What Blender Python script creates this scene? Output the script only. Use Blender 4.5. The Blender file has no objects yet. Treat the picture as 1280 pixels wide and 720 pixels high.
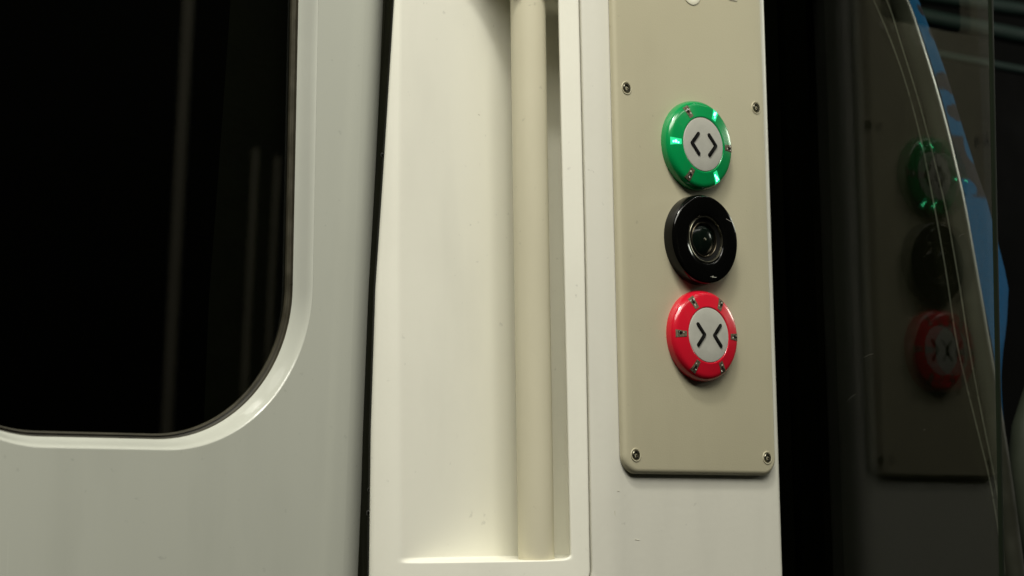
import bpy, bmesh, math, random
from mathutils import Vector, Matrix
random.seed(7)
S = bpy.context.scene
COL = S.collection
PI = math.pi

# ------------------------------------------------------------------ materials
def mat(name, color, rough=0.5, metal=0.0, spec=0.5, var=0.06, vscale=18.0, bump=0.0, bscale=400.0,
        rvar=0.08, coat=0.0, emit=None, estr=0.0, stretch=(1, 1, 1), specks=0):
    m = bpy.data.materials.new(name); m.use_nodes = True
    nt = m.node_tree; N = nt.nodes; L = nt.links
    b = N['Principled BSDF']
    b.inputs['Metallic'].default_value = metal
    b.inputs['Specular IOR Level'].default_value = spec
    b.inputs['Coat Weight'].default_value = coat
    b.inputs['Coat Roughness'].default_value = 0.06
    tc = N.new('ShaderNodeTexCoord'); mp = N.new('ShaderNodeMapping')
    mp.inputs['Scale'].default_value = stretch
    L.new(tc.outputs['Object'], mp.inputs['Vector'])
    nz = N.new('ShaderNodeTexNoise'); nz.inputs['Scale'].default_value = vscale
    nz.inputs['Detail'].default_value = 5; nz.inputs['Roughness'].default_value = 0.6
    L.new(mp.outputs['Vector'], nz.inputs['Vector'])
    mr = N.new('ShaderNodeMapRange')
    mr.inputs['From Min'].default_value = 0.3; mr.inputs['From Max'].default_value = 0.7
    mr.inputs['To Min'].default_value = 1 - var; mr.inputs['To Max'].default_value = 1 + var
    L.new(nz.outputs['Fac'], mr.inputs['Value'])
    vm = N.new('ShaderNodeVectorMath'); vm.operation = 'SCALE'
    vm.inputs[0].default_value = color[:3]
    L.new(mr.outputs['Result'], vm.inputs['Scale'])
    L.new(vm.outputs['Vector'], b.inputs['Base Color'])
    if specks:
        n3 = N.new('ShaderNodeTexNoise'); n3.inputs['Scale'].default_value = 170; n3.inputs['Detail'].default_value = 4
        L.new(tc.outputs['Object'], n3.inputs['Vector'])
        m3 = N.new('ShaderNodeMapRange'); m3.inputs['From Min'].default_value = .69; m3.inputs['From Max'].default_value = .76
        m3.inputs['To Min'].default_value = 1; m3.inputs['To Max'].default_value = 1 - specks
        L.new(n3.outputs['Fac'], m3.inputs['Value'])
        n4 = N.new('ShaderNodeTexNoise'); n4.inputs['Scale'].default_value = 26; n4.inputs['Detail'].default_value = 6
        mp4 = N.new('ShaderNodeMapping'); mp4.inputs['Scale'].default_value = (1, 1, .25)
        L.new(tc.outputs['Object'], mp4.inputs['Vector']); L.new(mp4.outputs['Vector'], n4.inputs['Vector'])
        m4 = N.new('ShaderNodeMapRange'); m4.inputs['From Min'].default_value = .52; m4.inputs['From Max'].default_value = .8
        m4.inputs['To Min'].default_value = 1; m4.inputs['To Max'].default_value = 1 - specks * .45
        L.new(n4.outputs['Fac'], m4.inputs['Value'])
        mm = N.new('ShaderNodeMath'); mm.operation = 'MULTIPLY'; L.new(m3.outputs[0], mm.inputs[0]); L.new(m4.outputs[0], mm.inputs[1])
        m5 = N.new('ShaderNodeMath'); m5.operation = 'MULTIPLY'; L.new(mm.outputs[0], m5.inputs[0]); L.new(mr.outputs[0], m5.inputs[1])
        L.new(m5.outputs[0], vm.inputs['Scale'])
    r2 = N.new('ShaderNodeMapRange')
    r2.inputs['From Min'].default_value = 0.3; r2.inputs['From Max'].default_value = 0.7
    r2.inputs['To Min'].default_value = max(0.02, rough - rvar); r2.inputs['To Max'].default_value = rough + rvar
    L.new(nz.outputs['Fac'], r2.inputs['Value']); L.new(r2.outputs['Result'], b.inputs['Roughness'])
    if bump > 0:
        n2 = N.new('ShaderNodeTexNoise'); n2.inputs['Scale'].default_value = bscale; n2.inputs['Detail'].default_value = 3
        L.new(mp.outputs['Vector'], n2.inputs['Vector'])
        bp = N.new('ShaderNodeBump'); bp.inputs['Strength'].default_value = bump; bp.inputs['Distance'].default_value = 0.001
        L.new(n2.outputs['Fac'], bp.inputs['Height']); L.new(bp.outputs['Normal'], b.inputs['Normal'])
    if emit:
        b.inputs['Emission Color'].default_value = (*emit, 1); b.inputs['Emission Strength'].default_value = estr
    return m

M = {}
M['insert'] = mat('cream_moulding', (.83, .815, .71), .36, var=.02, vscale=6, bump=.06, bscale=250, specks=.16)
M['cover'] = mat('pillar_paint', (.70, .685, .60), .34, var=.02, vscale=5, bump=.08, bscale=220, specks=.16)
M['beige'] = mat('beige_panel_paint', (.50, .462, .325), .42, var=.025, vscale=7, bump=.10, bscale=900, specks=.16)
M['pole'] = mat('beige_pole_coating', (.60, .56, .415), .34, var=.02, vscale=10, bump=.03, specks=.16)
M['door'] = mat('grey_door_paint', (.49, .50, .435), .22, var=.03, vscale=9, bump=.55, bscale=22, stretch=(1, 1, .03), coat=.3, specks=.16)
M['bevel'] = mat('pale_window_trim', (.53, .54, .475), .2, var=.03, coat=.4)
M['rubber'] = mat('black_rubber', (.007, .0075, .0025), .6, spec=.15, var=.3, vscale=40, bump=.2, bscale=200)
M['channel'] = mat('black_channel_rubber', (.0008, .0009, .0004), .8, spec=.0, var=.2, vscale=40)
M['gasket'] = mat('brown_black_gasket', (.05, .045, .03), .35, var=.3, vscale=60)
M['green'] = mat('green_plastic', (.002, .27, .07), .2, var=.03, coat=.5, rvar=.05)
M['red'] = mat('red_plastic', (.60, .009, .026), .2, var=.03, coat=.5, rvar=.05)
M['disc'] = mat('grey_button_face', (.43, .425, .375), .5, var=.05, vscale=120, bump=.06, bscale=800)
M['black'] = mat('gloss_black_plastic', (.002, .002, .0018), .10, spec=.35, var=.2, vscale=50, rvar=.04)
M['ink'] = mat('black_raised_mark', (.004, .004, .0035), .6, spec=.12, var=.1)
M['steel'] = mat('dull_steel', (.30, .28, .21), .3, metal=1, var=.15, vscale=200)
M['dark_steel'] = mat('dark_steel', (.10, .085, .06), .35, metal=1, var=.25, vscale=300)
M['lens'] = mat('lens_glass', (.002, .0045, .003), .16, spec=.35, var=.1, rvar=.02)
M['lamp_off'] = mat('smoky_lamp_window', (.13, .11, .075), .12, var=.7, vscale=700, coat=.5)
M['chip'] = mat('lamp_chip', (.62, .60, .52), .3, var=.4, vscale=900)
M['chip_dim'] = mat('scratched_glass', (.10, .10, .08), .5)
M['lamp_on'] = mat('lit_green_lamp', (.02, .35, .15), .2, emit=(.015, .60, .22), estr=1.0)
M['chip_on'] = mat('lit_green_chip', (.3, .9, .6), .2, emit=(.08, 1.0, .42), estr=10.0)
M['mark'] = mat('pale_printed_mark', (.72, .69, .55), .5, var=.08, vscale=120)
M['scuff'] = mat('grey_scuff', (.60, .58, .48), .6, var=.1, vscale=200)
M['arm'] = mat('matt_dark_armrest', (.028, .032, .022), .6, spec=.15, var=.2, vscale=20)
M['shell'] = mat('dark_grey_seat_shell', (.005, .005, .002), .7, spec=.04, var=.12, vscale=14)
M['bead'] = mat('polished_highlight_bead', (.22, .215, .17), .30, var=.4, vscale=12, metal=.5)  # paler than the shell, so the thin tubes read as highlight lines
M['wall'] = mat('dark_interior_lining', (.0012, .0013, .001), .7, spec=.02, var=.2, vscale=6)
M['rail_clear'] = mat('polished_grey_rail', (.05, .05, .036), .36, spec=1.0, metal=.5, var=.15, vscale=30)
M['rail'] = mat('grey_green_rail', (.014, .027, .022), .6, spec=.1, var=.1)

def moquette():
    m = mat('blue_moquette', (.01, .2, .6), .85, spec=.2, bump=.6, bscale=1400)
    nt = m.node_tree; b = nt.nodes['Principled BSDF']
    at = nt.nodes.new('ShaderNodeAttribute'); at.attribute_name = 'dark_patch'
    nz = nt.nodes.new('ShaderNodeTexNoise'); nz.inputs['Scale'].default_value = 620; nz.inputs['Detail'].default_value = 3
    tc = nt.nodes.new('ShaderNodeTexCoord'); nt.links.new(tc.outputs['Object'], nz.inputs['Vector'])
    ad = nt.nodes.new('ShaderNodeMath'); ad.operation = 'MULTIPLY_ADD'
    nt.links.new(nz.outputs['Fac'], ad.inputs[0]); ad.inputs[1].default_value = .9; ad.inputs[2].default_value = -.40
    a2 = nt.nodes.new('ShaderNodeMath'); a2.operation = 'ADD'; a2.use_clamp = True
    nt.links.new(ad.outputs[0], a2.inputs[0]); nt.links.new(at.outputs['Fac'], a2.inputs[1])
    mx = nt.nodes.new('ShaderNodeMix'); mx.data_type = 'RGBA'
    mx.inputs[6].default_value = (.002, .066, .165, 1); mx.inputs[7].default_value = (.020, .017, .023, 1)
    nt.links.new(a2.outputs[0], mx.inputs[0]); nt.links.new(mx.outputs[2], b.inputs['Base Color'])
    return m
M['moquette'] = moquette()

def glass(name, tint, r0=.04, rough=.0):
    """thin clear pane: see-through with an angle-dependent reflection (Schlick)"""
    m = bpy.data.materials.new(name); m.use_nodes = True
    nt = m.node_tree; N = nt.nodes; L = nt.links; N.clear()
    out = N.new('ShaderNodeOutputMaterial'); mix = N.new('ShaderNodeMixShader')
    tr = N.new('ShaderNodeBsdfTransparent'); tr.inputs['Color'].default_value = (*tint, 1)
    gl = N.new('ShaderNodeBsdfGlossy'); gl.inputs['Roughness'].default_value = rough
    geo = N.new('ShaderNodeNewGeometry'); dot = N.new('ShaderNodeVectorMath'); dot.operation = 'DOT_PRODUCT'
    L.new(geo.outputs['Normal'], dot.inputs[0]); L.new(geo.outputs['Incoming'], dot.inputs[1])
    ab = N.new('ShaderNodeMath'); ab.operation = 'ABSOLUTE'; L.new(dot.outputs['Value'], ab.inputs[0])
    su = N.new('ShaderNodeMath'); su.operation = 'SUBTRACT'; su.inputs[0].default_value = 1; L.new(ab.outputs[0], su.inputs[1])
    pw = N.new('ShaderNodeMath'); pw.operation = 'POWER'; pw.inputs[1].default_value = 5; L.new(su.outputs[0], pw.inputs[0])
    ma = N.new('ShaderNodeMath'); ma.operation = 'MULTIPLY_ADD'; ma.inputs[1].default_value = 1 - r0; ma.inputs[2].default_value = r0
    L.new(pw.outputs[0], ma.inputs[0])
    L.new(ma.outputs[0], mix.inputs[0]); L.new(tr.outputs[0], mix.inputs[1]); L.new(gl.outputs[0], mix.inputs[2])
    L.new(mix.outputs[0], out.inputs['Surface'])
    return m
M['pane'] = glass('clear_screen_glass', (.90, .93, .90), .026, 0)
M['window'] = glass('dark_window_glass', (.35, .37, .33), .034, .01)
M['glass_edge'] = mat('polished_glass_edge', (.010, .014, .008), .6, spec=.04, var=.1)

# ------------------------------------------------------------------ mesh helpers
def link(name, bm, mats, parent=None, smooth=True, sharp=35):
    me = bpy.data.meshes.new(name); bm.normal_update()
    bm.to_mesh(me); bm.free()
    for m in (mats if isinstance(mats, (list, tuple)) else [mats]): me.materials.append(m)
    if smooth:
        for p in me.polygons: p.use_smooth = True
        try: me.set_sharp_from_angle(angle=math.radians(sharp))
        except Exception: pass
    o = bpy.data.objects.new(name, me); COL.objects.link(o)
    if parent:
        o.parent = parent
        o.matrix_parent_inverse = Matrix.Identity(4)
        o.location = Vector((0, 0, 0)) - world_loc(parent)
    return o
def world_loc(o):
    v = Vector(o.location)
    while o.parent: o = o.parent; v += Vector(o.location)
    return v
def thing(name, label, cat, loc, group=None):
    o = bpy.data.objects.new(name, None); COL.objects.link(o); o.location = loc
    o.empty_display_size = .05; tag(o, label, cat, group); return o
def tag(o, label=None, cat=None, group=None, kind=None):
    if label: o['label'] = label
    if cat: o['category'] = cat
    if group: o['group'] = group
    if kind: o['kind'] = kind
    return o
def grid(bm, rows, mi=0, close=False):
    vs = [[bm.verts.new(p) for p in r] for r in rows]
    for i in range(len(vs) - 1):
        n = len(vs[i])
        for j in range(n if close else n - 1):
            f = bm.faces.new((vs[i][j], vs[i][(j + 1) % n], vs[i + 1][(j + 1) % n], vs[i + 1][j])); f.material_index = mi
    return vs
def lathe(bm, cx, cz, prof, y0=0.0, seg=72, mi=0, cap=True):
    """prof: (radius, height above panel), axis along -Y"""
    rows = [[(cx + r * math.cos(2 * PI * k / seg), y0 - h, cz + r * math.sin(2 * PI * k / seg)) for k in range(seg)] for r, h in prof]
    vs = grid(bm, rows, mi, close=True)
    if cap:
        f = bm.faces.new(vs[-1]); f.material_index = mi
    return vs
def tube(bm, pts, r, seg=10, mi=0):
    pts = [Vector(p) for p in pts]; rows = []
    for i, p in enumerate(pts):
        t = (pts[min(i + 1, len(pts) - 1)] - pts[max(i - 1, 0)]).normalized()
        a = t.orthogonal().normalized() if i == 0 else (rows_a - t * rows_a.dot(t)).normalized()
        rows_a = a; bb = t.cross(a)
        rows.append([p + (a * math.cos(2 * PI * k / seg) + bb * math.sin(2 * PI * k / seg)) * r for k in range(seg)])
    vs = grid(bm, rows, mi, close=True); bm.faces.new(vs[0][::-1]); bm.faces.new(vs[-1])
def box(bm, x0, x1, y0, y1, z0, z1, bev=0, mi=0):
    r = bmesh.ops.create_cube(bm, size=1)
    for v in r['verts']:
        v.co = ((x0 + x1) / 2 + v.co.x * (x1 - x0), (y0 + y1) / 2 + v.co.y * (y1 - y0), (z0 + z1) / 2 + v.co.z * (z1 - z0))
    if bev: bmesh.ops.bevel(bm, geom=list({e for v in r['verts'] for e in v.link_edges}), offset=bev, segments=3, affect='EDGES', profile=.5)
def rrect(x0, x1, z0, z1, r, n=14):
    pts = []
    for cx, cz, a0 in ((x1 - r, z0 + r, -90), (x1 - r, z1 - r, 0), (x0 + r, z1 - r, 90), (x0 + r, z0 + r, 180)):
        for k in range(n + 1):
            a = math.radians(a0 + 90 * k / n); pts.append((cx + r * math.cos(a), cz + r * math.sin(a)))
    return pts
def lerp_tab(tab, v):
    if v <= tab[0][0]: a, b = tab[0], tab[1]
    elif v >= tab[-1][0]: a, b = tab[-2], tab[-1]
    else:
        for a, b in zip(tab, tab[1:]):
            if a[0] <= v <= b[0]: break
    return a[1] + (b[1] - a[1]) * (v - a[0]) / (b[0] - a[0])
def sstep(a, b, x):
    t = max(0, min(1, (x - a) / (b - a))); return t * t * (3 - 2 * t)

# ------------------------------------------------------------------ the door pillar
B = math.radians(25)
UD = Vector((-math.cos(B), math.sin(B), 0)); NI = Vector((math.sin(B), math.cos(B), 0))
RA = .03; XF = -.006; YF = .005
A0 = Vector((XF - RA * math.sin(B), YF + RA * (1 - math.cos(B)), 0))     # where the arc meets the angled face
def ins(u, w, z): return A0 + UD * u + NI * w + Vector((0, 0, z))
USEAM = .0098; GAP = .0009; RC = .022; ZB = -.177; ZT = .46
def seam_u(z):                                                            # right border of the recess moulding
    zc = ZB + RC
    if z >= zc: return USEAM + .0012 * max(0, (.06 - z)) / .2
    return USEAM + .0012 + RC - math.sqrt(max(0, RC * RC - (zc - z) ** 2))
CREASE = [(-.20, .1385), (-.148, .1380), (.038, .1370), (.219, .1332), (.46, .1290)]
UEND = [(-.25, .1585), (-.157, .1565), (-.065, .1543), (.028, .1503), (.112, .1438), (.219, .1360), (.30, .1312), (.46, .1300)]
pillar = thing('door_pillar', 'cream door pillar with a recessed grab pole niche, standing between the grey train door and the glass screen', 'pillar', (.03, .06, -.5))

def wall_u(z): return .0226 + .0003 * (.22 - z)
DMAX = .056
def arch(u):                                             # unseen upper outline of the niche, shaped to cast the diagonal shadow
    x = max(0., min(1., (u - .0226) / .036))
    return .2262 + .035 * math.sqrt(max(0., 1 - (1 - x) ** 2))
def back_curve(z):
    """cross-section of the niche: undercut right wall, flat back, long slope out to the left edge"""
    uw = wall_u(z); uc = lerp_tab(CREASE, z)
    P = [(uw, 0), (uw + .0010, .0002), (uw + .0015, .0008), (uw + .0016, .002)]
    for k in range(1, 9): P.append((uw + .0016 - .0190 * k / 8, .002 + .049 * k / 8))
    P += [(uw - .0170, .0535), (uw - .0156, .0552), (uw - .0132, .0560)]
    u0 = uw - .0132; u1 = .030
    for k in range(1, 9): P.append((u0 + (u1 - u0) * k / 8, DMAX))
    for k in range(1, 41):
        t = k / 40
        P.append((u1 + (uc - u1) * t, DMAX * ((1 - t) - .06 * math.sin(PI * t) + .12 * (1 - t) ** 4 * math.sin(PI * t))))
    return P
def niche(u, w, ulin, z):
    f = sstep(-.1500, -.1462, z) * (1 - sstep(0, .004, z - arch(max(u, .0226))))
    return ulin + (u - ulin) * f, w * f
def depth(u, z):
    P = [p for p in back_curve(z)][24:]
    for (a, b), (c, d) in zip(P, P[1:]):
        if a <= u <= c: return b + (d - b) * (u - a) / (c - a)
    return 0
def insert_mesh():
    bm = bmesh.new()
    zs = []
    z = ZB
    while z < -.153: zs.append(z); z += .0015
    while z < -.143: zs.append(z); z += .0004
    while z < .215: zs.append(z); z += .010
    while z < .335: zs.append(z); z += .0012
    while z < ZT: zs.append(z); z += .02
    zs.append(ZT)
    rows = []
    for z in zs:
        us = seam_u(z); uw = wall_u(z); uc = lerp_tab(CREASE, z); ue = lerp_tab(UEND, z)
        r = [ins(us, .004, z), ins(us + .0001, .0012, z), ins(us + .0005, .0003, z), ins(us + .0013, 0, z)]
        lo = us + .002; hi = max(uw - .0008, lo + .0001)
        for k in range(7): r.append(ins(lo + (hi - lo) * k / 6, 0, z))
        C = back_curve(z); n = len(C)
        lo = max(uw, hi + .0002)
        for k, (u, w) in enumerate(C):
            u2, w2 = niche(u, w, lo + (uc - lo) * k / (n - 1), z); r.append(ins(u2, w2, z))
        for k in range(1, 9):                            # the edge that rolls back towards the door
            t = k / 8; du = (ue - uc) * t
            r.append(ins(uc + du, .10 * du + .22 * du * t, z))
        r.append(ins(ue + .0004, (ue - uc) * .32 + .0015, z)); r.append(ins(ue - .0005, (ue - uc) * .32 + .006, z))
        rows.append(r)
    grid(bm, rows)
    return bm
ins_o = link('recess_moulding', insert_mesh(), M['insert'], pillar, sharp=60)

# pillar cover: angled strip beside the seam, soft arc, flat face, right side
bm = bmesh.new(); rows = []
zs = [-.60, -.45, -.3, -.2, ZB - .004, ZB - GAP - .0001]
k = 0
while ZB - GAP + .001 * k < -.150: zs.append(ZB - GAP + .001 * k); k += 1
zs += [-.14 + .03 * i for i in range(21)] + [.5, .62]
def cover_u(z):
    if z < ZB - GAP: return lerp_tab(UEND, max(z, -.25))
    if z > -.150: return seam_u(z) - GAP
    zc = ZB + RC; r = RC + GAP
    return (USEAM + .0012 + RC) - math.sqrt(max(0, r * r - min(r, (zc - z) if zc > z else 0) ** 2))
for z in zs:
    us = cover_u(z); r = []
    r.append(ins(us, .006, z)); r.append(ins(us - .0001, .0012, z)); r.append(ins(us - .0005, .0003, z)); r.append(ins(us - .0013, 0, z))
    lo = us - .0018
    for k in range(1, 5): r.append(ins(lo + (0 - lo) * k / 4, 0, z))
    for k in range(1, 13):
        a = B * (1 - k / 12); r.append(Vector((XF - RA * math.sin(a), YF + RA * (1 - math.cos(a)), z)))
    for x in (.02, .06, .10, .13, .1395): r.append(Vector((x, YF, z)))
    for k in range(1, 9):
        a = math.radians(90 * k / 8); r.append(Vector((.1395 + .0065 * math.sin(a), YF + .0065 * (1 - math.cos(a)), z)))
    r.append(Vector((.146, .10, z)))
    rows.append(r)
grid(bm, rows)
link('pillar_cover', bm, M['cover'], pillar, sharp=60)
# dark groove behind the seam
bm = bmesh.new()
grid(bm, [[ins(seam_u(z) + .004, .0065, z), ins(cover_u(z) - .004, .0065, z)] for z in [-.174 + .002 * i for i in range(12)] + [-.14, 0, .2, ZT]])
link('seam_gasket', bm, M['gasket'], pillar)
# rubber strip that closes the gap to the door
bm = bmesh.new(); rows = []
for i in range(40):
    z = -.28 + .76 * i / 39; ue = lerp_tab(UEND, z); w0 = (ue - lerp_tab(CREASE, z)) * .32 + .004
    rows.append([ins(ue - .002, w0, z), ins(ue - .0005, w0 + .002, z), ins(ue - .0008, w0 + .010, z), ins(ue - .0025, w0 + .014, z), ins(ue - .0025, w0 + .020, z), ins(ue - .001, w0 + .022, z), ins(ue + .0, w0 + .030, z), ins(ue + .02, w0 + .045, z), ins(ue + .10, w0 + .065, z)])
grid(bm, rows)
link('edge_seal', bm, M['rubber'], pillar)
bm = bmesh.new()
for z, r in ((-.117, .0022), (-.102, .0016), (.118, .0018)):
    c = ins(lerp_tab(UEND, z) - .0012, .016, z)
    bmesh.ops.create_uvsphere(bm, u_segments=12, v_segments=8, radius=r, matrix=Matrix.Translation(c))
link('seal_clip', bm, M['black'], pillar)
# inner carcass of the pillar
bm = bmesh.new()
pts = [(.1455, .011), (.1455, .16), (-.10, .16), (-.085, .135), (-.03, .11), (.03, .095), (.03, .03), (.03, .012)]
v0 = [bm.verts.new((x, y, -.6)) for x, y in pts]; v1 = [bm.verts.new((x, y, .62)) for x, y in pts]
for i in range(len(pts)):
    j = (i + 1) % len(pts); bm.faces.new((v0[i], v0[j], v1[j], v1[i]))
link('carcass', bm, M['wall'], pillar, smooth=False)
# handling marks: short scuffs pressed on the moulding and the pillar edge
def scuff(pts, r, host):
    bm = bmesh.new(); tube(bm, [Vector(p) + Vector((.00015, .00046, 0)) for p in pts], r, 6); link('scuff', bm, M['scuff'], pillar)
scuff([ins(.1315, .00115, .191), ins(.1318, .00095, .185), ins(.1313, .0013, .180), ins(.1308, .0016, .174)], .0005, 0)
def face_pt(u, z): return ins(u, depth(u, z) - .0001, z)
scuff([face_pt(.074, .150), face_pt(.0725, .1495)], .0005, 0)
scuff([face_pt(.1325, .128), face_pt(.1322, .124)], .0004, 0)
scuff([Vector((-.010, .0051, -.105)), Vector((-.0085, .0050, -.1053))], .0006, 0)
scuff([Vector((-.0125, .0056, -.118)), Vector((-.0122, .0056, -.121))], .0006, 0)
scuff([Vector((.004, .0049, -.137)), Vector((.008, .0049, -.1375))], .0006, 0)

# ------------------------------------------------------------------ grab pole in the niche
PU, PW, PR = .0438, .014, .0119
pb = ins(PU, PW, -.152)
pole = thing('grab_pole', 'beige round grab pole standing upright in the cream niche of the door pillar', 'grab pole', pb, 'grab poles')
bm = bmesh.new()
def pole_pt(z): return ins(PU - .0006 * (.15 + z) / .35 * 3, PW, z)
rows = []
for z, rr in ((-.1520, PR), (-.10, PR), (0, PR), (.2, PR), (.45, PR)):
    c = pole_pt(z); rows.append([c + Vector((math.cos(2 * PI * k / 48) * rr, math.sin(2 * PI * k / 48) * rr, 0)) for k in range(48)])
vs = grid(bm, rows, close=True); bm.faces.new(vs[0][::-1]); bm.faces.new(vs[-1])
link('tube', bm, M['pole'], pole)
# ------------------------------------------------------------------ control panel
panel = thing('control_panel', 'beige screwed plate carrying a green button, a black camera and a red button', 'control panel', (.063, YF, -.0935))
bm = bmesh.new()
prof = [(0, .0045), (0, -.0012 + .004), (.0004, .0016), (.0013, .0007), (.0024, .0002), (.0036, 0)]
loops = []
for ins_, y in prof:
    loops.append([Vector((x, y, z)) for x, z in rrect(-.0078 + ins_, .1349 - ins_ * .6, -.0938 + ins_, .37 - ins_, .0125 - ins_ * .8)])
vs = grid(bm, loops, close=True); bm.faces.new(vs[-1])
link('plate', bm, M['beige'], panel, sharp=50)

def screw(x, z, rot):
    bm = bmesh.new()
    lathe(bm, x, z, [(.0047, -.0002), (.0043, .0005), (.0036, .0003), (.0034, -.0003)], seg=32, cap=False)       # raised dimple in the plate
    lathe(bm, x, z, [(.0034, -.0004), (.0033, .0004), (.0029, .0009), (.0019, .0009), (.0017, -.0009)], seg=32, mi=1, cap=False)
    vs = lathe(bm, x, z, [(.0018, .0004), (.0017, -.0005)], seg=6, mi=2)
    lathe(bm, x + .0004, z - .0003, [(.0006, -.0004), (.0005, .0007), (.0001, .0008)], seg=12, mi=1)
    o = link('screw', bm, [M['beige'], M['steel'], M['ink']], panel)
for x, z in ((.0024, .1654), (.1258, .1654), (.0024, -.0815), (.1258, -.0815)): screw(x, z, 0)

BX = .0641
RINGP = [(.0312, -.0003), (.0313, .0018), (.0311, .0032), (.0306, .0048), (.0298, .0062), (.0288, .0071), (.0278, .0076), (.0266, .0079),
         (.0240, .0084), (.0215, .0089), (.0199, .0092), (.0193, .0093), (.0189, .0090), (.0187, .0083)]
def ring_h(r):
    P = [(a, b) for a, b in RINGP if a <= .0311]
    for (r1, h1), (r2, h2) in zip(P, P[1:]):
        if r2 <= r <= r1: return h1 + (h2 - h1) * (r1 - r) / (r1 - r2)
    return .009
def button(name, z0, ringmat, arrows, lit, label):
    bm = bmesh.new(); lathe(bm, BX, z0, RINGP, cap=False)
    b = link(name, bm, ringmat, panel, sharp=50); b['label'] = label
    bm = bmesh.new(); lathe(bm, BX, z0, [(.0188, .0070), (.0187, .0088), (.0184, .00915), (.0178, .0093), (.010, .00945), (.004, .0095)])
    link('button_face', bm, M['disc'], b)
    for s, d in arrows:
        # a chevron: inner end x, apex x (mirrored by s)
        bm = bmesh.new(); a0, a1 = d
        P = [(s * a0, .0070), (s * a1, 0), (s * a0, -.0070)]; w = .00122
        # outline of the stroked polyline with round ends
        def seg_capsule(p, q):
            p, q = Vector((p[0], p[1])), Vector((q[0], q[1])); t = (q - p).normalized(); n = Vector((-t.y, t.x)); out = []
            for k in range(9):
                an = PI / 2 + PI * k / 8; out.append(p + t * math.cos(an) * w + n * math.sin(an) * w)
            for k in range(9):
                an = -PI / 2 + PI * k / 8; out.append(q + t * math.cos(an) * w + n * math.sin(an) * w)
            return out
        for i, (p, q) in enumerate(((P[0], P[1]), (P[1], P[2]))):
            pts = seg_capsule(p, q); top = .0101 + .00005 * i
            rows = [[(BX + x, -h, z0 + z) for x, z in pts] for h in (.0089, top - .0001)]
            rows.append([(BX + x * 1.0, -top, z0 + z) for x, z in [((Vector(pp) - (Vector(p) + Vector(q)) / 2) * .975 + (Vector(p) + Vector(q)) / 2) for pp in pts]])
            vs = grid(bm, rows, close=True); bm.faces.new(vs[-1])
        link('arrow_mark', bm, M['ink'], b, sharp=40)
    for k in range(6):
        a = math.radians(60 * k); on = k in lit
        bm = bmesh.new(); rows = []
        for r_, hw in ((.0206, .0019), (.0222, .0020), (.0250, .0022), (.0266, .0024), (.0282, .0026), (.0291, .0027)):
            row = []
            for s in (-1, -.5, 0, .5, 1):
                t = Vector((math.cos(a), math.sin(a))) * r_ + Vector((-math.sin(a), math.cos(a))) * hw * s
                row.append((BX + t.x, -(ring_h(min(t.length, .0310)) + .00022), z0 + t.y))
            rows.append(row)
        vs = grid(bm, rows)
        for f in list(bm.faces): f.material_index = 0
        # lamp chips shining or lying dark behind the window
        for (r_, t_, sx, mi_) in ((.0232, random.uniform(-.001, .001), random.uniform(.0006, .0012), 1), (.0250, random.uniform(-.0006, .0006), .0018, 2), (.0268, random.uniform(-.0012, .0012), random.uniform(.0005, .0011), 1), (.0270, random.uniform(-.001, .001), .0009, 2)):
            t = Vector((math.cos(a), math.sin(a))) * r_ + Vector((-math.sin(a), math.cos(a))) * (t_ + random.uniform(-.0004, .0004))
            h = ring_h(t.length) + .00012
            nf = len(bm.faces)
            bmesh.ops.create_cube(bm, size=1, matrix=Matrix.Translation((BX + t.x, -h, z0 + t.y)) @ Matrix.Rotation(-a, 4, 'Y') @ Matrix.Diagonal((sx * random.uniform(.9, 1.6), .0005, sx, 1)))
            bm.faces.ensure_lookup_table()
            for f in bm.faces[nf:]: f.material_index = mi_
        mats = [M['lamp_on'], M['chip_on'], M['chip_on']] if on else [M['lamp_off'], M['chip'], M['ink']]
        lo = link('indicator_lamp', bm, mats, b, sharp=30)
        lo['label'] = 'lit green indicator lamp' if on else 'unlit indicator lamp'
    return b
button('open_button', .1316, M['green'], ((-1, (.0050, .0113)), (1, (.0050, .0113))), (1, 3, 5), 'green ring button with outward arrows')
button('close_button', .0003, M['red'], ((-1, (.0106, .0046)), (1, (.0106, .0046))), (), 'red ring button with inward arrows')
# the camera between the buttons
cz = .0660
bm = bmesh.new()
lathe(bm, BX, cz, [(.0309, -.0003), (.0309, .0040), (.0307, .0070), (.0302, .0084), (.0296, .0091), (.0285, .0094), (.0200, .0094), (.0172, .0093), (.0166, .0088), (.0162, .0066)], cap=False)
cam_p = link('camera_unit', bm, M['black'], panel, sharp=40); cam_p['label'] = 'round gloss black camera'
bm = bmesh.new()
lathe(bm, BX, cz, [(.0161, .0060), (.0160, .0088), (.0157, .0092), (.0153, .0091), (.0151, .0086), (.0150, .0074)], cap=False)
link('lens_rim', bm, M['steel'], cam_p, sharp=40)
bm = bmesh.new()
lathe(bm, BX, cz, [(.0152, .0076), (.0135, .0070), (.0122, .0064)], cap=False)
link('lens_step', bm, M['ink'], cam_p)
bm = bmesh.new()
lathe(bm, BX, cz, [(.0122, .0060), (.0119, .0072), (.0116, .0074), (.0113, .0072), (.0111, .0058)], cap=False)
link('inner_rim', bm, M['dark_steel'], cam_p, sharp=40)
bm = bmesh.new()
lathe(bm, BX, cz, [(.0110, .0050), (.0095, .0060), (.0075, .0068), (.005, .0073), (.0025, .0076), (.0008, .0077)])
link('lens', bm, M['lens'], cam_p)
bm = bmesh.new(); lathe(bm, BX, cz, [(.0012, .0075), (.0011, .0080), (.0004, .0082)], seg=16)
link('lens_glint', bm, M['steel'], cam_p)  # small steel dot added as the highlight in the lens centre
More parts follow.
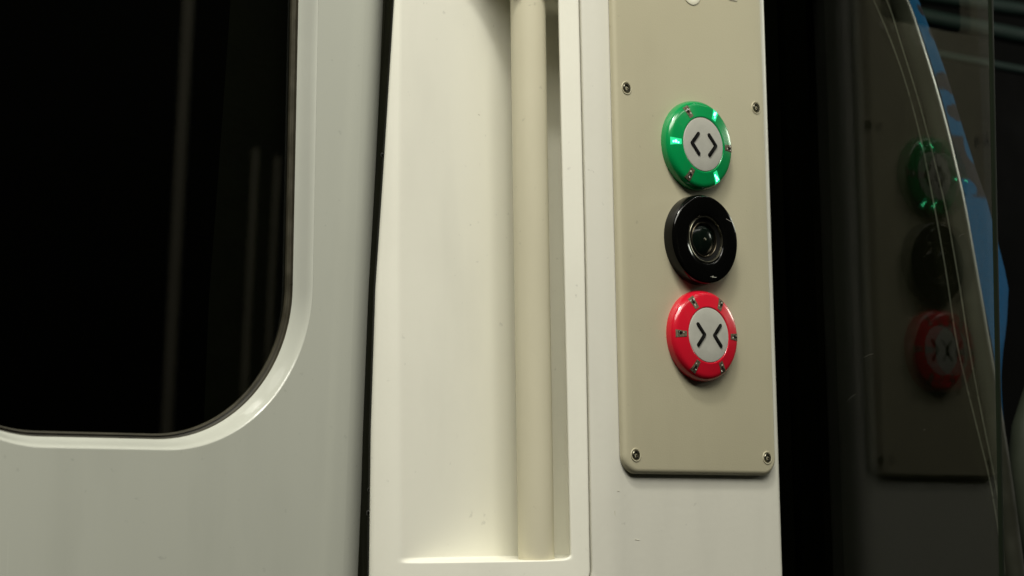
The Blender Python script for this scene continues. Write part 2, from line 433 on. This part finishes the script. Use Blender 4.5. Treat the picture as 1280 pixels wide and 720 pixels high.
for pts in ([(.0195, .0155), (.0225, .0145), (.0245, .0138)], [(.003, -.0255), (.006, -.0258), (.0085, -.0257)], [(.005, -.0262), (.0052, -.0248)]):
    bm = bmesh.new(); tube(bm, [(BX + x, -.0094, cz + z) for x, z in pts], .00016, 6)
    link('scratch', bm, M['chip'], cam_p)
# dark display and pale printed marks just under it, cut by the top of the photo
bm = bmesh.new()
lp = [[(x, y, z) for x, z in rrect(.0168 + i, .1065 - i, .250 + i, .345 - i, .004)] for i, y in ((0, .0005), (0, -.0012), (.0008, -.002))]
vs = grid(bm, lp, close=True); bm.faces.new(vs[-1]); link('display_window', bm, M['black'], panel, sharp=40)
bm = bmesh.new(); lathe(bm, .0659, .2398, [(.0086, -.0001), (.0084, .0005), (.0078, .0006), (.0045, .0006), (.0040, .0003), (.0038, -.0001)], seg=48, cap=False)
link('printed_ring', bm, M['mark'], panel)
bm = bmesh.new(); box(bm, .1022, .1098, -.0005, .0003, .2400, .2445, .0002); link('printed_bar', bm, M['mark'], panel)

# ------------------------------------------------------------------ train door (leans with the body side)
KD = .05; DY = .10
def dpt(x, z, d=0): return Vector((x, DY - KD * z + d, z + KD * d))
door = thing('train_door', 'grey painted sliding train door with a dark round-cornered window, left of the cream pillar', 'train door', (-.34, DY, -.6))
bm = bmesh.new()
N_ = 28
Lout = rrect(-.4840, -.1868, -.0782, .60, .107, N_)
Lin = rrect(-.4755, -.1935, -.0712, .593, .100, N_)
def loop(pts, d): return [dpt(x, z, d) for x, z in pts]
def offs(f):  # between the two outlines
    return [(a[0] + (b[0] - a[0]) * f, a[1] + (b[1] - a[1]) * f) for a, b in zip(Lout, Lin)]
# front sheet with the window hole
out_edge = []
def xe(z): return -.155 + .025 * z
zb = [-.55 + 1.3 * i / 26 for i in range(27)]
ring_out = [bm.verts.new(dpt(xe(z), z)) for z in zb] + [bm.verts.new(dpt(x, .75)) for x in (-.3, -.45, -.6)] + [bm.verts.new(dpt(x, -.55)) for x in (-.6, -.45, -.3)]
hole = [bm.verts.new(p) for p in loop(Lout, 0)]
ed = []
for ring in (ring_out, hole):
    for i in range(len(ring)): ed.append(bm.edges.new((ring[i], ring[(i + 1) % len(ring)])))
bmesh.ops.triangle_fill(bm, use_beauty=True, use_dissolve=False, edges=ed)
# rounded leading edge
prev = ring_out[:27]; R_ = .030
for k in range(1, 13):
    a = math.radians(75 * k / 12)
    cur = [bm.verts.new(dpt(xe(z) + R_ * math.sin(a), z, R_ * (1 - math.cos(a)))) for z in zb]
    for i in range(26): bm.faces.new((prev[i], cur[i], cur[i + 1], prev[i + 1]))
    prev = cur
link('door_panel', bm, M['door'], door, sharp=40)
bm = bmesh.new()
rows = [loop(offs(f), d) for f, d in ((0.0, .0001), (.06, .0002), (.12, .0005), (.2, .0012), (.3, .0024), (.42, .0044), (.6, .0078), (.85, .0117), (.95, .0128), (1, .0135))]
grid(bm, rows, close=True)
link('window_trim', bm, M['bevel'], door, sharp=50)
def scale_loop(e): return rrect(-.4755 + e, -.1935 - e, -.0712 + e, .593 - e, .100 - e, N_)
bm = bmesh.new()
rows = [loop(scale_loop(e), d) for e, d in ((0, .0134), (.0002, .0160), (.0016, .0166), (.0022, .0155), (.0032, .0158), (.0036, .0185))]
grid(bm, rows, close=True)
link('window_gasket', bm, M['gasket'], door, sharp=40)
bm = bmesh.new(); bm.faces.new([bm.verts.new(p) for p in loop(scale_loop(.003), .0175)])
link('window_pane', bm, M['window'], door, smooth=False)
# ------------------------------------------------------------------ glass screen at right angles to the pillar
XG = .18409
screen = thing('glass_screen', 'clear glass draught screen set in a black channel, reflecting the control panel', 'glass screen', (XG, -.05, -.6))
bm = bmesh.new()
def gx(z): return -.1562 - .030 * z
TH = .006
zs = [-.60, -.3, 0, .3, .60]
grid(bm, [[(XG, .045, z), (XG, gx(z), z)] for z in zs][::-1])
grid(bm, [[(XG + TH, .045, z), (XG + TH, gx(z), z)] for z in zs])
link('pane', bm, M['pane'], screen, smooth=False)
bm = bmesh.new()
grid(bm, [[(XG + .0002, gx(z), z), (XG + .0012, gx(z) - .0007, z), (XG + TH - .0012, gx(z) - .0007, z), (XG + TH - .0002, gx(z), z)] for z in zs])
link('pane_edge', bm, M['glass_edge'], screen)
bm = bmesh.new()
box(bm, .1465, XG - .001, .030, .16, -.6, .62, .002)
box(bm, XG + TH + .001, XG + .030, .030, .16, -.6, .62, .002)
box(bm, XG - .001, XG + TH + .001, .048, .158, -.6, .62)
link('channel', bm, M['channel'], screen)

for a, b in (((-.0404, -.0126), (-.0494, -.0106)), ((-.024, -.0415), (-.0317, -.0376)), ((-.0920, -.0668), (-.0935, -.0660)), ((-.130, .062), (-.134, .0633))):
    bm = bmesh.new(); tube(bm, [(XG - .0001, a[0], a[1]), (XG - .0001, (a[0] + b[0]) / 2, (a[1] + b[1]) / 2 + .0006), (XG - .0001, b[0], b[1])], .00016, 6)
    link('scratch', bm, M['chip_dim'], screen)

# ------------------------------------------------------------------ seat behind the screen
YS = .02
RIGHT = sorted([(.40, .220), (.2857, .3122), (.275, .3254), (.2397, .3448), (.2159, .3565), (.1796, .3713), (.1493, .3847), (.125, .3966), (.0942, .4072), (.0725, .4146), (.0569, .4184), (.0315, .4147), (.0061, .4101), (-.0253, .406), (-.0565, .4032)])
MID = sorted([(.40, .208), (.2847, .3048), (.2737, .3161), (.2383, .3335), (.2144, .3442), (.172, .3595), (.1291, .371), (.0859, .3796), (.055, .3863), (.0056, .3984), (-.0315, .4056), (-.0812, .4099), (-.1676, .4156)])
LEFT = sorted([(.40, .17), (.2791, .2665), (.268, .2748), (.2335, .2955), (.2041, .3093), (.1682, .3219), (.1227, .333), (.0648, .3453), (.0098, .354), (-.0327, .3672), (-.0938, .387), (-.1673, .4012)])
CEN = sorted([(.40, .187), (.2701, .2903), (.2347, .3046), (.2051, .3176), (.1751, .3287), (.1389, .3405), (.1147, .3483), (.05, .3615), (.0098, .368), (-.0327, .3775), (-.0900, .392), (-.1673, .4075)])
def smooth_tab(tab, z):
    return sum(lerp_tab(tab, z + d) for d in (-.014, -.007, 0, .007, .014)) / 5
seat = thing('passenger_seat', 'blue patterned passenger seat with a dark shell, behind the glass screen', 'seat', (.45, .25, -.6))
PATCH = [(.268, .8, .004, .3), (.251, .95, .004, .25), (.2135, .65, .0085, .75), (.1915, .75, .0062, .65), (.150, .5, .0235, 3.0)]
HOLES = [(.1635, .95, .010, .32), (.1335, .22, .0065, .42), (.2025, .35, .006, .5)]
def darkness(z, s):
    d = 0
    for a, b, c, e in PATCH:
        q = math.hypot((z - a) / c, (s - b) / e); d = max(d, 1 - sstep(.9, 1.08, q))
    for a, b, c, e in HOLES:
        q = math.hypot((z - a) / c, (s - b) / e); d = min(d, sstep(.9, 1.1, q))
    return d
bm = bmesh.new(); rows = []; vals = []
nz = 260
for i in range(nz + 1):
    z = .38 - .49 * i / nz
    l = smooth_tab(MID, z) + .002; r = max(l + (lerp_tab(RIGHT, z) + .0055 - l) * sstep(-.10, .035, z), l + .0003); r_ = []
    for k in range(17):
        s = k / 16; y = YS + .0015 * (max(0, s - .45) / .55) ** 2.2
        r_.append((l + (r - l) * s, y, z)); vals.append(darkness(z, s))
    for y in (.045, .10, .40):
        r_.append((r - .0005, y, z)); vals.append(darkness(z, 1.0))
    rows.append(r_)
vs = grid(bm, rows)
o = link('backrest_cushion', bm, M['moquette'], seat)
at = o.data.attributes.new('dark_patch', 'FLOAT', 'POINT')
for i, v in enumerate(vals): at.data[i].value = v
bm = bmesh.new(); rows = []
for i in range(90):
    z = .40 - .90 * i / 89
    l = smooth_tab(LEFT, max(z, -.20)); r = smooth_tab(MID, max(z, -.20)); c = smooth_tab(CEN, max(z, -.20)); r_ = []
    r_ += [(l, .42, z), (l, .05, z), (l, YS + .008, z), (l + .0012, YS + .002, z), (l + .004, YS, z)]
    r_ += [(c - .003, YS + .0025, z), (c, YS + .001, z), (c + (r - c) * .25, YS - .0028, z), (c + (r - c) * .5, YS - .0040, z), (c + (r - c) * .8, YS - .0025, z), (r, YS + .002, z), (r + .0005, YS + .02, z)]
    rows.append(r_)
grid(bm, rows)
link('seat_shell', bm, M['shell'], seat, sharp=60)
bm = bmesh.new()
tube(bm, [(smooth_tab(LEFT, z) + .002, YS - .0004, z) for z in [.38 - .56 * i / 60 for i in range(61)]], .00045, 8)
link('highlight_bead', bm, M['bead'], seat)  # thin tube added to draw the highlight line on the shell's left edge
bm = bmesh.new()
tube(bm, [((smooth_tab(CEN, z) * .55 + smooth_tab(MID, z) * .45), YS - .0020, z) for z in [.38 - .55 * i / 80 for i in range(81)]], .0085, 24)
link('side_rail', bm, M['rail_clear'], seat, sharp=80)
bm = bmesh.new()
tube(bm, [(smooth_tab(CEN, z) - .0012, YS - .003, z) for z in [.38 - .55 * i / 80 for i in range(81)]], .00045, 8)
link('highlight_bead', bm, M['bead'], seat)  # second added tube, for the highlight line beside the rail
# seat cushion and the rounded armrest low on the right
bm = bmesh.new()
tube(bm, [(.476, .024, .025), (.467, .02, -.001), (.449, .02, -.030), (.436, .02, -.053), (.430, .02, -.078), (.432, .02, -.118), (.440, .02, -.156), (.450, .02, -.18), (.47, .02, -.23)], .0115, 18)
link('armrest', bm, M['arm'], seat)
bm = bmesh.new(); box(bm, .43, .86, .06, .42, -.42, -.32, .02)
link('seat_cushion', bm, M['moquette'], seat)

# ------------------------------------------------------------------ far side of the car
for z, dz, rr, lab in ((.4545, .006, .0085, 'topmost of three blurred grey rails far behind the glass screen'), (.432, 0, .0095, 'middle and palest of three blurred grey rails far behind the glass screen'), (.393, 0, .005, 'lowest of three blurred grey rails far behind the glass screen')):
    bm = bmesh.new(); tube(bm, [(-.08, 0, 0), (.35, .0, dz * 3)], rr, 14)
    o = link('handrail', bm, M['rail']); o.location = (.952, .5, z); tag(o, lab, 'handrail', 'blurred rails')
bm = bmesh.new(); box(bm, -1.6, 3.6, .75, .80, -.8, 1.2)
w = link('wall', bm, M['wall'], smooth=False); tag(w, 'dark lining of the car body behind the door and the seat', 'wall', kind='structure')

# poles across the car, seen as faint stripes in the dark window
def far_pole(x, y, r, z1, lab):
    bm = bmesh.new(); tube(bm, [(0, 0, -1.0), (0, 0, .15), (0, 0, z1)], r, 20)
    o = link('grab_pole', bm, M['pole']); o.location = (x, y, 0); tag(o, lab, 'grab pole', 'grab poles')
far_pole(1.245, -2.40, .0105, 1.3, 'beige grab pole across the car, mirrored as the widest stripe in the dark window')
far_pole(1.410, -2.40, .0065, .40, 'thin beige pole across the car, mirrored as a faint stripe near the window edge')
far_pole(1.460, -2.40, .0055, .39, 'thinnest beige pole across the car, mirrored closest to the right edge of the window')

# ------------------------------------------------------------------ light, world, camera
def area(name, loc, target, sx, sy, power, color):
    l = bpy.data.lights.new(name, 'AREA'); l.shape = 'RECTANGLE'; l.size = sx; l.size_y = sy; l.energy = power; l.color = color
    o = bpy.data.objects.new(name, l); COL.objects.link(o); o.location = loc
    o.rotation_euler = (Vector(target) - Vector(loc)).to_track_quat('-Z', 'Y').to_euler(); return o
area('ceiling_lamp', (-.56, -.62, 1.48), (-.35, -.2, 0), .28, .12, 13, (1, .978, .875))
area('ceiling_light_panel', (-.85, -1.30, 1.70), (-.35, -.4, 0), 2.1, .8, 53, (1, .978, .875))
area('ceiling_lamp_far', (.9, -1.95, 1.5), (.9, -2.4, 0), 1.4, .2, 12, (1, .978, .875))
area('ceiling_lamp_along', (5.2, -.75, 1.5), (2.5, -.4, .2), 2.2, .6, 48, (1, .978, .875))
W = bpy.data.worlds.new('World'); S.world = W; W.use_nodes = True
W.node_tree.nodes['Background'].inputs[0].default_value = (.9, 1, .8, 1)
W.node_tree.nodes['Background'].inputs[1].default_value = .004

F = 2973.97653; yaw, pitch, roll = .69106, .11801, -.01944
fw = Vector((math.sin(yaw) * math.cos(pitch), math.cos(yaw) * math.cos(pitch), math.sin(pitch)))
rt = Vector((math.cos(yaw), -math.sin(yaw), 0)); up = rt.cross(fw)
r2 = rt * math.cos(roll) + up * math.sin(roll); u2 = up * math.cos(roll) - rt * math.sin(roll)
cd = bpy.data.cameras.new('camera'); co = bpy.data.objects.new('camera', cd); COL.objects.link(co)
co.matrix_world = Matrix(((r2.x, u2.x, -fw.x, -1.06313), (r2.y, u2.y, -fw.y, -1.16322), (r2.z, u2.z, -fw.z, -.15553), (0, 0, 0, 1)))
cd.sensor_width = 36; cd.lens = F / 1280 * 36; cd.clip_start = .02; cd.clip_end = 200
cd.dof.use_dof = True; cd.dof.focus_distance = 1.60; cd.dof.aperture_fstop = 9
S.camera = co
S.view_settings.view_transform = 'Standard'; S.view_settings.look = 'None'
S.view_settings.exposure = 0; S.view_settings.gamma = 1
S.render.engine = 'CYCLES'; S.cycles.max_bounces = 10; S.cycles.transparent_max_bounces = 16
S.cycles.use_denoising = True
